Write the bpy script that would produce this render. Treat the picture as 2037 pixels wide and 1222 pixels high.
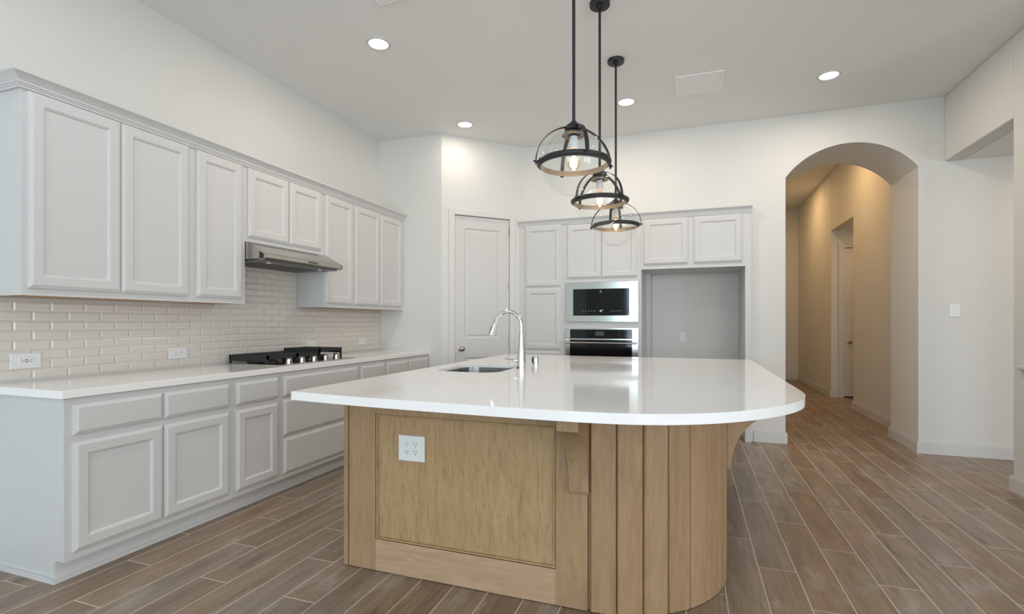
import bpy, bmesh, math, random
from mathutils import Vector, Matrix
random.seed(7)
for o in list(bpy.data.objects): bpy.data.objects.remove(o)
sc = bpy.context.scene
C = sc.collection
PI = math.pi

# ------------------------------------------------------------------ camera, world, lights, exposure
cam = bpy.data.cameras.new('camera'); cam_o = bpy.data.objects.new('camera', cam); C.objects.link(cam_o)
cam_o.location = (0, 0, 1.235); cam_o.rotation_euler = (PI/2, 0, 0.340)
cam.sensor_fit = 'HORIZONTAL'; cam.sensor_width = 36.0
cam.lens = 36.0*998.0/2037.0
cam.shift_x = 0.0; cam.shift_y = (641.2-611.0)/2037.0
cam.clip_start = 0.02; cam.clip_end = 100
sc.camera = cam_o
sc.view_settings.view_transform = 'Standard'; sc.view_settings.look = 'None'
sc.view_settings.gamma = 1; sc.view_settings.use_curve_mapping = False
sc.view_settings.exposure = 0.0

w = bpy.data.worlds.new('daylight'); sc.world = w; w.use_nodes = True
wn = w.node_tree.nodes; wl = w.node_tree.links
for n in list(wn): wn.remove(n)
bg = wn.new('ShaderNodeBackground'); wo = wn.new('ShaderNodeOutputWorld')
bg.inputs[0].default_value = (0.75, 0.88, 1.0, 1); bg.inputs[1].default_value = 1.2
wl.new(bg.outputs[0], wo.inputs[0])

def area(name, loc, rot, sx, sy, power, col):
    l = bpy.data.lights.new(name, 'AREA'); l.shape = 'RECTANGLE'; l.size = sx; l.size_y = sy
    l.energy = power; l.color = col
    o = bpy.data.objects.new(name, l); C.objects.link(o); o.location = loc; o.rotation_euler = rot
    return o
# daylight entering through the windows behind and to the right of the camera (lights stand just outside the panes)
DAY = (0.74, 0.90, 1.0)
area('window_daylight', (-1.10, -6.64, 1.65), (PI/2, 0, 0), 2.0, 2.4, 170, (0.64, 0.85, 1.0))
area('window_daylight', (1.35, -6.64, 1.65), (PI/2, 0, 0), 2.3, 2.2, 45, (0.88, 0.96, 1.0))
area('window_daylight', (4.10, -6.64, 1.65), (PI/2, 0, 0), 2.3, 2.2, 115, (1.0, 0.96, 0.88))
area('window_daylight', (5.76, -1.5, 1.55), (PI/2, 0, PI/2), 4.0, 2.0, 140, (0.86, 0.91, 1.0))

# ------------------------------------------------------------------ materials
def newmat(name):
    m = bpy.data.materials.new(name); m.use_nodes = True
    nt = m.node_tree; b = nt.nodes['Principled BSDF']
    return m, nt, b
def simple(name, col, rough=0.5, metal=0.0, spec=0.5, bump=0, bscale=200, var=0.0, coat=0):
    m, nt, b = newmat(name)
    b.inputs['Base Color'].default_value = (*col, 1); b.inputs['Roughness'].default_value = rough
    b.inputs['Metallic'].default_value = metal; b.inputs['Specular IOR Level'].default_value = spec
    if coat: b.inputs['Coat Weight'].default_value = coat; b.inputs['Coat Roughness'].default_value = 0.03
    tc = nt.nodes.new('ShaderNodeTexCoord')
    nz = nt.nodes.new('ShaderNodeTexNoise'); nz.inputs['Scale'].default_value = bscale
    nz.inputs['Detail'].default_value = 2
    nt.links.new(tc.outputs['Object'], nz.inputs['Vector'])
    if bump:
        bp = nt.nodes.new('ShaderNodeBump'); bp.inputs['Strength'].default_value = bump; bp.inputs['Distance'].default_value = 0.002
        nt.links.new(nz.outputs['Fac'], bp.inputs['Height']); nt.links.new(bp.outputs['Normal'], b.inputs['Normal'])
    if var:
        n2 = nt.nodes.new('ShaderNodeTexNoise'); n2.inputs['Scale'].default_value = 2.0
        nt.links.new(tc.outputs['Object'], n2.inputs['Vector'])
        mr = nt.nodes.new('ShaderNodeMapRange'); mr.inputs[3].default_value = 1-var; mr.inputs[4].default_value = 1+var
        nt.links.new(n2.outputs['Fac'], mr.inputs[0])
        mx = nt.nodes.new('ShaderNodeVectorMath'); mx.operation = 'SCALE'; mx.inputs[0].default_value = col
        nt.links.new(mr.outputs[0], mx.inputs['Scale']); nt.links.new(mx.outputs[0], b.inputs['Base Color'])
    return m
M = {}
M['wall'] = simple('wall_paint', (0.73, 0.73, 0.70), 0.75, bump=0.25, bscale=160, var=0.008, spec=0.25)
M['ceiling'] = simple('ceiling_paint', (0.85, 0.86, 0.85), 0.85, bump=0.25, bscale=140, var=0.008, spec=0.2)
M['trim'] = simple('trim_paint', (0.67, 0.67, 0.66), 0.4, spec=0.4)
M['cab'] = simple('cabinet_paint', (0.635, 0.64, 0.635), 0.42, spec=0.4)
M['plate'] = simple('white_plastic', (0.78, 0.79, 0.79), 0.35)
M['dark'] = simple('dark_slot_and_shade', (0.01, 0.01, 0.01), 0.6)
M['tile'] = simple('glazed_tile', (0.70, 0.665, 0.61), 0.2, spec=0.6, var=0.02)
M['grout'] = simple('wall_grout', (0.64, 0.63, 0.59), 0.8)
M['quartz'] = simple('white_quartz', (0.93, 0.93, 0.925), 0.07, spec=0.55, var=0.01)
M['steel'] = simple('brushed_steel', (0.47, 0.46, 0.42), 0.17, metal=1.0)
M['steel_dark'] = simple('dark_steel', (0.20, 0.20, 0.20), 0.4, metal=0.9)
M['sinksteel'] = simple('sink_steel', (0.22, 0.22, 0.215), 0.27, metal=1.0)
M['chrome'] = simple('chrome', (0.80, 0.81, 0.82), 0.05, metal=1.0)
M['nickel'] = simple('satin_nickel', (0.45, 0.40, 0.34), 0.3, metal=1.0)
M['nickel_and_lit'] = simple('nickel_and_lit_band', (0.21, 0.195, 0.17), 0.5, metal=0.5)  # cap plate metal; also colours the ring's inner face as bulb-lit
M['black'] = simple('black_iron', (0.018, 0.019, 0.020), 0.5, spec=0.4)
M['bronze'] = simple('dark_bronze', (0.035, 0.037, 0.040), 0.42, metal=0.5)
M['blackglass'] = simple('black_glass', (0.006, 0.007, 0.007), 0.05, spec=0.3)
M['screen'] = simple('display_glass', (0.05, 0.06, 0.07), 0.15)
M['print'] = simple('printed_mark', (0.35, 0.36, 0.36), 0.5)
M['rawwood'] = simple('raw_plywood', (0.50, 0.30, 0.16), 0.6, var=0.1)
M['register'] = simple('register_enamel', (0.90, 0.90, 0.90), 0.5)
M['ceramic'] = simple('lamp_socket', (0.75, 0.75, 0.80), 0.3)

def emis(name, col, s):
    m, nt, b = newmat(name)
    b.inputs['Base Color'].default_value = (*col, 1)
    b.inputs['Emission Color'].default_value = (*col, 1); b.inputs['Emission Strength'].default_value = s
    return m
M['lamp'] = emis('lamp_lens', (1.0, 0.93, 0.82), 14)
M['filament'] = emis('filament', (1.0, 0.66, 0.36), 9)
M['clock'] = emis('clock_digits', (0.8, 0.95, 1.0), 1.0)

def thin_glass(name, tint, rough, strength, seeds=False):
    m = bpy.data.materials.new(name); m.use_nodes = True; nt = m.node_tree
    for n in list(nt.nodes): nt.nodes.remove(n)
    out = nt.nodes.new('ShaderNodeOutputMaterial'); mix = nt.nodes.new('ShaderNodeMixShader')
    tr = nt.nodes.new('ShaderNodeBsdfTransparent'); tr.inputs[0].default_value = (*tint, 1)
    gl = nt.nodes.new('ShaderNodeBsdfGlossy'); gl.inputs['Roughness'].default_value = rough
    gl.inputs['Color'].default_value = (0.9, 0.92, 0.92, 1)
    lw = nt.nodes.new('ShaderNodeLayerWeight'); lw.inputs['Blend'].default_value = 0.5
    def mm(op, a_, b_):
        n = nt.nodes.new('ShaderNodeMath'); n.operation = op
        for i, v in enumerate((a_, b_)):
            if isinstance(v, (int, float)): n.inputs[i].default_value = v
            else: nt.links.new(v, n.inputs[i])
        return n.outputs[0]
    ge = nt.nodes.new('ShaderNodeNewGeometry')
    fr = mm('ADD', mm('MULTIPLY', mm('POWER', lw.outputs['Facing'], 5.0), strength), 0.045)
    nt.links.new(mm('MULTIPLY', fr, mm('SUBTRACT', 1.0, ge.outputs['Backfacing'])), mix.inputs[0]); nt.links.new(tr.outputs[0], mix.inputs[1])
    nt.links.new(gl.outputs[0], mix.inputs[2])
    if seeds:
        tc = nt.nodes.new('ShaderNodeTexCoord'); vo = nt.nodes.new('ShaderNodeTexVoronoi'); vo.inputs['Scale'].default_value = 26
        nt.links.new(tc.outputs['Object'], vo.inputs['Vector'])
        sp_ = nt.nodes.new('ShaderNodeSeparateColor'); nt.links.new(vo.outputs['Color'], sp_.inputs[0])
        msk = mm('MULTIPLY', mm('LESS_THAN', vo.outputs['Distance'], 0.050), mm('GREATER_THAN', sp_.outputs[0], 0.45))  # white dots paint the bubbles' highlights into the glass
        df = nt.nodes.new('ShaderNodeBsdfDiffuse'); df.inputs[0].default_value = (0.95, 0.95, 0.93, 1)
        mx2 = nt.nodes.new('ShaderNodeMixShader'); nt.links.new(mm('MULTIPLY', msk, 0.85), mx2.inputs[0])
        nt.links.new(mix.outputs[0], mx2.inputs[1]); nt.links.new(df.outputs[0], mx2.inputs[2]); nt.links.new(mx2.outputs[0], out.inputs[0])
    else:
        nt.links.new(mix.outputs[0], out.inputs[0])
    return m
M['glass'] = thin_glass('seeded_glass', (0.975, 0.98, 0.975), 0.02, 0.6, True)
M['bulbglass'] = thin_glass('amber_glass', (1.0, 0.88, 0.70), 0.03, 0.3)

def N(nt, t, **k):
    n = nt.nodes.new(t)
    for a, v in k.items(): setattr(n, a, v)
    return n
def mth(nt, op, a, b=None, c=None):
    n = nt.nodes.new('ShaderNodeMath'); n.operation = op
    for i, v in enumerate((a, b, c)):
        if v is None: continue
        if isinstance(v, (int, float)): n.inputs[i].default_value = v
        else: nt.links.new(v, n.inputs[i])
    return n.outputs[0]
def mixc(nt, fac, a, b, bt='MIX'):
    n = nt.nodes.new('ShaderNodeMix'); n.data_type = 'RGBA'; n.blend_type = bt
    for i, v in ((0, fac), (6, a), (7, b)):
        if isinstance(v, (int, float)): n.inputs[i].default_value = v
        elif isinstance(v, tuple): n.inputs[i].default_value = (*v, 1)
        else: nt.links.new(v, n.inputs[i])
    return n.outputs[2]

def floor_mat():
    m, nt, b = newmat('wood_look_plank_tile'); L = nt.links
    tc = N(nt, 'ShaderNodeTexCoord'); sp = N(nt, 'ShaderNodeSeparateXYZ'); L.new(tc.outputs['Object'], sp.inputs[0])
    X, Y = sp.outputs[0], sp.outputs[1]
    W, LN = 0.1707, 1.012
    u = mth(nt, 'DIVIDE', mth(nt, 'ADD', X, 2.745), W)
    k = mth(nt, 'FLOOR', u); fu = mth(nt, 'FRACT', u)
    v = mth(nt, 'DIVIDE', mth(nt, 'ADD', mth(nt, 'SUBTRACT', Y, 2.80), mth(nt, 'MULTIPLY', k, LN/3)), LN)
    j = mth(nt, 'FLOOR', v); fv = mth(nt, 'FRACT', v)
    gx, gy = 0.0024/W, 0.0024/LN
    du = mth(nt, 'MULTIPLY', mth(nt, 'MINIMUM', fu, mth(nt, 'SUBTRACT', 1.0, fu)), W)
    dv = mth(nt, 'MULTIPLY', mth(nt, 'MINIMUM', fv, mth(nt, 'SUBTRACT', 1.0, fv)), LN)
    d = mth(nt, 'MINIMUM', du, dv)
    gm = N(nt, 'ShaderNodeMapRange'); gm.inputs[1].default_value = 0.0019; gm.inputs[2].default_value = 0.0029
    gm.inputs[3].default_value = 1; gm.inputs[4].default_value = 0; L.new(d, gm.inputs[0])
    cb = N(nt, 'ShaderNodeCombineXYZ'); L.new(k, cb.inputs[0]); L.new(j, cb.inputs[1])
    wn_ = N(nt, 'ShaderNodeTexWhiteNoise'); wn_.noise_dimensions = '2D'; L.new(cb.outputs[0], wn_.inputs['Vector'])
    # grain coordinates, shifted per plank; stretched along the board
    def coords(ky, sx, sy):
        c_ = N(nt, 'ShaderNodeCombineXYZ')
        L.new(mth(nt, 'ADD', X, mth(nt, 'MULTIPLY', wn_.outputs['Value'], sx)), c_.inputs[0])
        L.new(mth(nt, 'ADD', mth(nt, 'MULTIPLY', Y, ky), mth(nt, 'MULTIPLY', wn_.outputs['Value'], sy)), c_.inputs[1])
        return c_.outputs[0]
    def noise(vec, sc__, det, rough, dist=0.0):
        n_ = N(nt, 'ShaderNodeTexNoise'); n_.inputs['Scale'].default_value = sc__; n_.inputs['Detail'].default_value = det
        n_.inputs['Roughness'].default_value = rough; n_.inputs['Distortion'].default_value = dist; L.new(vec, n_.inputs['Vector']); return n_
    def rng(v, a0, a1, b0, b1):
        r_ = N(nt, 'ShaderNodeMapRange'); L.new(v, r_.inputs[0])
        for q_, val in enumerate((a0, a1, b0, b1)): r_.inputs[q_+1].default_value = val
        return r_.outputs[0]
    g1 = noise(coords(0.045, 37.0, 11.0), 75, 8, 0.72, 0.25)      # fine grain
    g2 = noise(coords(0.10, 71.0, 23.0), 17, 5, 0.6, 0.5)         # broad streaks
    p1 = noise(coords(0.42, 53.0, 19.0), 6.0, 4, 0.62)            # worn, pale patches
    p2 = noise(coords(0.40, 91.0, 47.0), 5.0, 3, 0.6)             # rusty patches
    cr = N(nt, 'ShaderNodeValToRGB'); e = cr.color_ramp.elements
    e[0].position = 0.0; e[0].color = (0.220, 0.152, 0.105, 1); e[1].position = 1.0; e[1].color = (0.270, 0.210, 0.160, 1)
    for pos, col in ((0.2, (0.245, 0.180, 0.128)), (0.4, (0.230, 0.180, 0.135)), (0.6, (0.275, 0.200, 0.14)), (0.8, (0.240, 0.192, 0.150))):
        q = cr.color_ramp.elements.new(pos); q.color = (*col, 1)
    L.new(wn_.outputs['Value'], cr.inputs[0])
    sc_ = N(nt, 'ShaderNodeVectorMath', operation='SCALE'); L.new(cr.outputs[0], sc_.inputs[0])
    L.new(mth(nt, 'MULTIPLY', rng(g1.outputs['Fac'], 0.3, 0.7, 0.72, 1.30), rng(g2.outputs['Fac'], 0.3, 0.7, 0.80, 1.20)), sc_.inputs['Scale'])
    c1 = mixc(nt, rng(p1.outputs['Fac'], 0.55, 0.72, 0.0, 0.62), sc_.outputs[0], (0.40, 0.375, 0.335))
    c1 = mixc(nt, rng(p2.outputs['Fac'], 0.55, 0.74, 0.0, 0.55), c1, (0.32, 0.175, 0.09))
    c2 = mixc(nt, rng(mth(nt, 'ADD', mth(nt, 'MULTIPLY', p1.outputs['Fac'], 0.6), mth(nt, 'MULTIPLY', g2.outputs['Fac'], 0.4)), 0.43, 0.32, 0.0, 0.6), c1, (0.105, 0.075, 0.052))
    c3 = mixc(nt, gm.outputs[0], c2, (0.62, 0.54, 0.46))
    L.new(c3, b.inputs['Base Color'])
    rr = mth(nt, 'ADD', mth(nt, 'MULTIPLY', gm.outputs[0], 0.4), 0.36); L.new(rr, b.inputs['Roughness'])
    b.inputs['Specular IOR Level'].default_value = 0.4
    bp = N(nt, 'ShaderNodeBump'); bp.inputs['Strength'].default_value = 0.25; bp.inputs['Distance'].default_value = 0.002
    L.new(mth(nt, 'SUBTRACT', mth(nt, 'MULTIPLY', g1.outputs['Fac'], 0.3), gm.outputs[0]), bp.inputs['Height'])
    L.new(bp.outputs['Normal'], b.inputs['Normal'])
    return m
M['floor'] = floor_mat()

def maple(name, vertical=True, ca=(0.40, 0.275, 0.155), cb=(0.30, 0.195, 0.10), fig=0.0, seed=0.0, boards=False):
    m, nt, b = newmat(name); L = nt.links
    tc = N(nt, 'ShaderNodeTexCoord'); mp = N(nt, 'ShaderNodeMapping')
    mp.inputs['Scale'].default_value = (1, 1, 0.12) if vertical else (0.12, 1, 1)
    mp.inputs['Location'].default_value = (seed, seed*2, seed*3)
    L.new(tc.outputs['Object'], mp.inputs['Vector'])
    n1 = N(nt, 'ShaderNodeTexNoise'); n1.inputs['Scale'].default_value = 34; n1.inputs['Detail'].default_value = 8
    n1.inputs['Distortion'].default_value = 1.2; n1.inputs['Roughness'].default_value = 0.62; L.new(mp.outputs[0], n1.inputs['Vector'])
    n2 = N(nt, 'ShaderNodeTexNoise'); n2.inputs['Scale'].default_value = 3.2; n2.inputs['Detail'].default_value = 2
    if boards:
        mpb = N(nt, 'ShaderNodeMapping'); mpb.inputs['Scale'].default_value = (1, 1, 0.05); L.new(tc.outputs['Object'], mpb.inputs['Vector'])
        n2.inputs['Scale'].default_value = 7.5; L.new(mpb.outputs[0], n2.inputs['Vector'])
    else: L.new(tc.outputs['Object'], n2.inputs['Vector'])
    f1 = N(nt, 'ShaderNodeMapRange'); f1.inputs[1].default_value = 0.35; f1.inputs[2].default_value = 0.68; L.new(n1.outputs['Fac'], f1.inputs[0])
    c1 = mixc(nt, f1.outputs[0], cb, ca)
    f2 = N(nt, 'ShaderNodeMapRange'); f2.inputs[1].default_value = 0.35; f2.inputs[2].default_value = 0.7
    f2.inputs[3].default_value = 0; f2.inputs[4].default_value = 0.6 if boards else 0.35; L.new(n2.outputs['Fac'], f2.inputs[0])
    c2 = mixc(nt, f2.outputs[0], c1, (0.46, 0.30, 0.18))
    if fig:
        mp2 = N(nt, 'ShaderNodeMapping'); mp2.inputs['Scale'].default_value = (1, 1, 0.16); L.new(tc.outputs['Object'], mp2.inputs['Vector'])
        n3 = N(nt, 'ShaderNodeTexNoise'); n3.inputs['Scale'].default_value = 66; n3.inputs['Detail'].default_value = 5
        n3.inputs['Distortion'].default_value = 1.1; L.new(mp2.outputs[0], n3.inputs['Vector'])
        f3 = N(nt, 'ShaderNodeMapRange'); f3.inputs[1].default_value = 0.50; f3.inputs[2].default_value = 0.70
        f3.inputs[3].default_value = 0; f3.inputs[4].default_value = fig; L.new(n3.outputs['Fac'], f3.inputs[0])
        c2 = mixc(nt, f3.outputs[0], c2, (0.23, 0.135, 0.06))
    L.new(c2, b.inputs['Base Color']); b.inputs['Roughness'].default_value = 0.45; b.inputs['Specular IOR Level'].default_value = 0.35
    return m
M['maple'] = maple('maple_vertical', True)
M['maple_h'] = maple('maple_horizontal', False, (0.53, 0.375, 0.245), (0.42, 0.285, 0.18))
M['maple_panel'] = maple('maple_figured_panel', True, (0.47, 0.33, 0.17), (0.37, 0.25, 0.12), fig=0.42, seed=3.1)
M['maple_slat'] = maple('maple_slats', True, (0.385, 0.25, 0.135), (0.275, 0.175, 0.09), seed=7.7, boards=True)

# ------------------------------------------------------------------ mesh helpers
def box(bm, x0, x1, y0, y1, z0, z1):
    v = [bm.verts.new(p) for p in ((x0,y0,z0),(x1,y0,z0),(x1,y1,z0),(x0,y1,z0),(x0,y0,z1),(x1,y0,z1),(x1,y1,z1),(x0,y1,z1))]
    for f in ((3,2,1,0),(4,5,6,7),(0,1,5,4),(1,2,6,5),(2,3,7,6),(3,0,4,7)): bm.faces.new([v[i] for i in f])
def prism(bm, pts, axis, a, b):
    """pts: 2D outline; axis 'x','y','z' gives the extrusion direction from a to b"""
    def P(p, t):
        return {'x': (t, p[0], p[1]), 'y': (p[0], t, p[1]), 'z': (p[0], p[1], t)}[axis]
    A = [bm.verts.new(P(p, a)) for p in pts]; B = [bm.verts.new(P(p, b)) for p in pts]
    n = len(pts)
    bm.faces.new(A); bm.faces.new(B[::-1])
    for i in range(n): bm.faces.new((A[i], B[i], B[(i+1) % n], A[(i+1) % n]))
def lathe(bm, prof, c=(0,0,0), seg=32, axis='z', cap=True):
    rings = []
    for r, h in prof:
        ring = []
        for i in range(seg):
            t = 2*PI*i/seg; a, b_ = r*math.cos(t), r*math.sin(t)
            p = {'z': (a, b_, h), 'y': (a, h, b_), 'x': (h, a, b_)}[axis]
            ring.append(bm.verts.new((p[0]+c[0], p[1]+c[1], p[2]+c[2])))
        rings.append(ring)
    for q in range(len(rings)-1):
        for i in range(seg):
            bm.faces.new((rings[q][i], rings[q][(i+1) % seg], rings[q+1][(i+1) % seg], rings[q+1][i]))
    if cap:
        bm.faces.new(rings[0][::-1]); bm.faces.new(rings[-1])
def tube(bm, pts, rads, seg=12, flat=None):
    """round tube (or flat strap when flat=(width, thickness, side vector)) along points"""
    pts = [Vector(p) for p in pts]; rings = []
    up = None
    for i, p in enumerate(pts):
        t = (pts[min(i+1, len(pts)-1)] - pts[max(i-1, 0)]).normalized()
        if flat:
            s = Vector(flat[2]).normalized(); n = t.cross(s).normalized()
            hw, ht = flat[0]/2, flat[1]/2
            ring = [bm.verts.new(p+s*a*hw+n*b_*ht) for a, b_ in ((-1,-1),(1,-1),(1,1),(-1,1))]
        else:
            if up is None: up = Vector((0,0,1)) if abs(t.z) < 0.9 else Vector((0,1,0))
            s = t.cross(up).normalized(); up = s.cross(t).normalized()
            r = rads[i] if isinstance(rads, (list, tuple)) else rads
            ring = [bm.verts.new(p+(s*math.cos(2*PI*q/seg)+up*math.sin(2*PI*q/seg))*r) for q in range(seg)]
        rings.append(ring)
    k = len(rings[0])
    for a, b_ in zip(rings, rings[1:]):
        for q in range(k): bm.faces.new((a[q], a[(q+1) % k], b_[(q+1) % k], b_[q]))
    bm.faces.new(rings[0][::-1]); bm.faces.new(rings[-1])
def rect_rings(bm, w_, h_, prof, x0=0, y0=0, open_back=False):
    """raised panel: nested rectangles (inset, height) in local u,v,n"""
    R = []
    for ins, ht in prof:
        R.append([bm.verts.new((x0+a, y0+b_, ht)) for a, b_ in ((ins,ins),(w_-ins,ins),(w_-ins,h_-ins),(ins,h_-ins))])
    for a, b_ in zip(R, R[1:]):
        for i in range(4): bm.faces.new((a[i], a[(i+1) % 4], b_[(i+1) % 4], b_[i]))
    bm.faces.new(R[-1])
    if not open_back: bm.faces.new(R[0][::-1])
def xf(bm, u, v, n, o):
    m = Matrix(((u[0], v[0], n[0], o[0]), (u[1], v[1], n[1], o[1]), (u[2], v[2], n[2], o[2]), (0,0,0,1)))
    bm.transform(m)
def mk(name, bm, mat, parent=None, smooth=None, bevel=0, seg=2, label=None):
    bmesh.ops.recalc_face_normals(bm, faces=bm.faces)
    me = bpy.data.meshes.new(name); bm.to_mesh(me); bm.free()
    o = bpy.data.objects.new(name, me); C.objects.link(o); me.materials.append(M[mat])
    if parent:
        o.parent = parent
        if parent.type == 'EMPTY' and parent.get('world_built'): o.location = -parent.location
    if smooth is not None:
        for p in me.polygons: p.use_smooth = True
        me.set_sharp_from_angle(angle=math.radians(smooth))
    if bevel:
        b = o.modifiers.new('bevel', 'BEVEL'); b.width = bevel; b.segments = seg; b.limit_method = 'ANGLE'; b.angle_limit = math.radians(40)
    if label: o['label'] = label
    return o
def thing(name, label, cat, loc=(0,0,0), rz=0, group=None, world=False):
    o = bpy.data.objects.new(name, None); C.objects.link(o); o.location = loc; o.rotation_euler = (0,0,rz)
    o.empty_display_size = 0.05
    o['label'] = label; o['category'] = cat
    if group: o['group'] = group
    if world: o['world_built'] = 1
    return o
def tag(o, label, cat, group=None):
    o['label'] = label; o['category'] = cat
    if group: o['group'] = group
    return o
def struct(name, bm, mat, **k):
    o = mk(name, bm, mat, **k)
    if not o.parent: o['kind'] = 'structure'
    return o
def dup(root, loc, rz=None, label=None):
    r = root.copy(); C.objects.link(r); r.location = loc
    if rz is not None: r.rotation_euler = (0,0,rz)
    if label: r['label'] = label
    for ch in list(root.children):
        c = ch.copy(); C.objects.link(c); c.parent = r
        for g in ch.children:
            d = g.copy(); C.objects.link(d); d.parent = c
    return r
BM = bmesh.new

# ------------------------------------------------------------------ the room
XL, XR, YW, YR, ZC = -3.398, 2.235, 5.74, 5.0, 3.335
YN = 6.44            # back of the thick rear wall
bm = BM(); box(bm, -4.0, 6.0, -6.9, 13.0, -0.1, 0.0); struct('floor', bm, 'floor')
bm = BM(); box(bm, -3.55, 5.75, -6.75, YW+0.02, ZC, ZC+0.1); struct('ceiling', bm, 'ceiling')
bm = BM(); box(bm, -3.55, XL, -6.75, YR+0.8, 0, ZC); struct('wall_left', bm, 'wall')
# return wall and angled pantry wall (door opening between t=.157 and t=.832 along the angle)
bm = BM(); box(bm, XL, -2.6, YR, YR+0.1, 0, ZC); struct('wall_return', bm, 'wall')
s2 = math.sqrt(0.5)
U45 = (s2, s2, 0); N45 = (s2, -s2, 0); V3 = (0, 0, 1)
LW = 0.74/s2         # length of the angled wall
D0, D1, DZ = 0.157, 0.832, 2.442
bm = BM()
box(bm, 0, D0-0.004, 0, DZ+0.006, -0.12, 0); box(bm, D1+0.004, LW, 0, DZ+0.006, -0.12, 0); box(bm, 0, LW, DZ+0.006, ZC, -0.12, 0)
xf(bm, U45, V3, N45, (-2.6, 5.0, 0)); struct('wall_pantry', bm, 'wall')
bm = BM(); box(bm, D0-0.1, D1+0.1, -0.05, DZ+0.1, -0.16, -0.121); xf(bm, U45, V3, N45, (-2.6, 5.0, 0)); struct('pantry_shade_sheet', bm, 'dark')  # black sheet painting the unlit pantry seen through the door gap

# back wall with the arch
AX0, AX1, AZ, AH = 0.921, 2.036, 2.705, 0.29
hw = (AX1-AX0)/2; AR = (hw*hw+AH*AH)/(2*AH); axc = (AX0+AX1)/2
arc = []
na = 48
a0 = math.asin(hw/AR)
for i in range(na+1):
    t = -a0 + 2*a0*i/na
    arc.append((axc+AR*math.sin(t), AZ+AH-AR+AR*math.cos(t)))
ZT = 3.78
bm = BM(); box(bm, -2.0, 0.60, YW, YN, 2.44, ZT); struct('wall_above_cabinets', bm, 'wall')
bm = BM(); box(bm, -2.0, 0.60, YN, YN+0.1, 0, ZT); struct('wall_niche', bm, 'wall')
bm = BM()
box(bm, 0.60, AX0, YW, YN, 0, ZT)                     # pier
box(bm, AX1, 5.75, YW, YN, 0, ZT)                     # right of the arch
for i in range(na):
    (xa, za), (xb, zb) = arc[i], arc[i+1]
    v = [bm.verts.new(p) for p in ((xa,YW,za),(xb,YW,zb),(xb,YW,ZT),(xa,YW,ZT),(xa,YN,za),(xb,YN,zb),(xb,YN,ZT),(xa,YN,ZT))]
    bm.faces.new((v[0],v[1],v[2],v[3])); bm.faces.new((v[7],v[6],v[5],v[4])); bm.faces.new((v[4],v[5],v[1],v[0])); bm.faces.new((v[3],v[2],v[6],v[7]))
bmesh.ops.remove_doubles(bm, verts=bm.verts, dist=1e-5)
struct('wall_back', bm, 'wall', smooth=30)
# right wall with tall opening
bm = BM(); box(bm, XR, XR+0.14, 3.9, 4.691, 0, ZC); box(bm, XR, XR+0.14, 4.691, YW, 2.73, ZC)
struct('wall_right', bm, 'wall', bevel=0.012, seg=3)
bm = BM(); box(bm, XR+0.14, 5.6, 4.0, YW, 2.73, 2.83); struct('ceiling_passage', bm, 'ceiling')
bm = BM(); box(bm, XR+0.14, 5.6, 3.9, 4.0, 2.73, ZC); struct('wall_passage_header', bm, 'wall')
# part of the room behind the camera: window walls
def winwall(name, axis, at, a, b, wins, z0, z1):
    bm = BM(); edges = [a]
    for q in wins: edges += list(q)
    edges.append(b)
    def bx(p, q, r, s):
        if axis == 'y': box(bm, p, q, at-0.12, at, r, s)
        else: box(bm, at, at+0.12, p, q, r, s)
    for i in range(0, len(edges), 2): bx(edges[i], edges[i+1], 0, ZC)
    for p, q in wins: bx(p, q, 0, z0); bx(p, q, z1, ZC)
    return struct(name, bm, 'wall')
winwall('wall_front', 'y', -6.5, -3.55, 5.75, [(-2.1,-0.1), (0.25,2.55), (2.9,5.3)], 0.5, 2.8)
winwall('wall_side', 'x', 5.6, -6.5, YW, [(-3.6,0.6)], 0.45, 2.6)
def window(n, axis, at, a, b, z0, z1):
    bm = BM(); t = 0.05
    for p, q, r, s in ((a,b,z0,z0+t),(a,b,z1-t,z1),(a,a+t,z0+t,z1-t),(b-t,b,z0+t,z1-t),((a+b)/2-t/2,(a+b)/2+t/2,z0+t,z1-t),(a+t,b-t,(z0+z1)/2-t/2,(z0+z1)/2+t/2)):
        if axis == 'y': box(bm, p, q, at-0.08, at-0.03, r, s)
        else: box(bm, at+0.03, at+0.08, p, q, r, s)
    struct('window_%d' % n, bm, 'trim')
window(1, 'y', -6.5, -2.1, -0.1, 0.5, 2.8); window(2, 'y', -6.5, 0.25, 2.55, 0.5, 2.8); window(3, 'y', -6.5, 2.9, 5.3, 0.5, 2.8); window(4, 'x', 5.6, -3.6, 0.6, 0.45, 2.6)

# hall beyond the arch
HX, HZ = 2.2, 3.70
bm = BM()
box(bm, HX, HX+0.13, YN, 8.37, 0, HZ); box(bm, HX, HX+0.13, 8.37, 9.55, 2.74, HZ); box(bm, HX, HX+0.1, 9.55, 12.2, 0, HZ)
struct('wall_hall_right', bm, 'wall', bevel=0.01, seg=3)
bm = BM(); box(bm, 0.61, HX+0.1, 12.2, 12.3, 0, HZ); struct('wall_hall_end', bm, 'wall')
bm = BM(); box(bm, 0.61, 0.71, YN+0.001, 12.2, 0, HZ); struct('wall_hall_left', bm, 'wall')
bm = BM(); box(bm, 0.45, HX+0.13, YN, 12.3, HZ, HZ+0.1); struct('ceiling_hall', bm, 'ceiling')
bm = BM(); box(bm, HX+0.13, 3.6, 8.27, 9.65, 2.74, 2.84); struct('ceiling_vestibule', bm, 'ceiling')
bm = BM()
HD0, HD1, HDZ = 2.391, 3.2, 2.445
box(bm, HX+0.1, HD0-0.004, 9.55, 9.67, 0, 2.74); box(bm, HD1+0.004, 3.6, 9.55, 9.67, 0, 2.74); box(bm, HD0-0.004, HD1+0.004, 9.55, 9.67, HDZ+0.006, 2.74)
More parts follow.
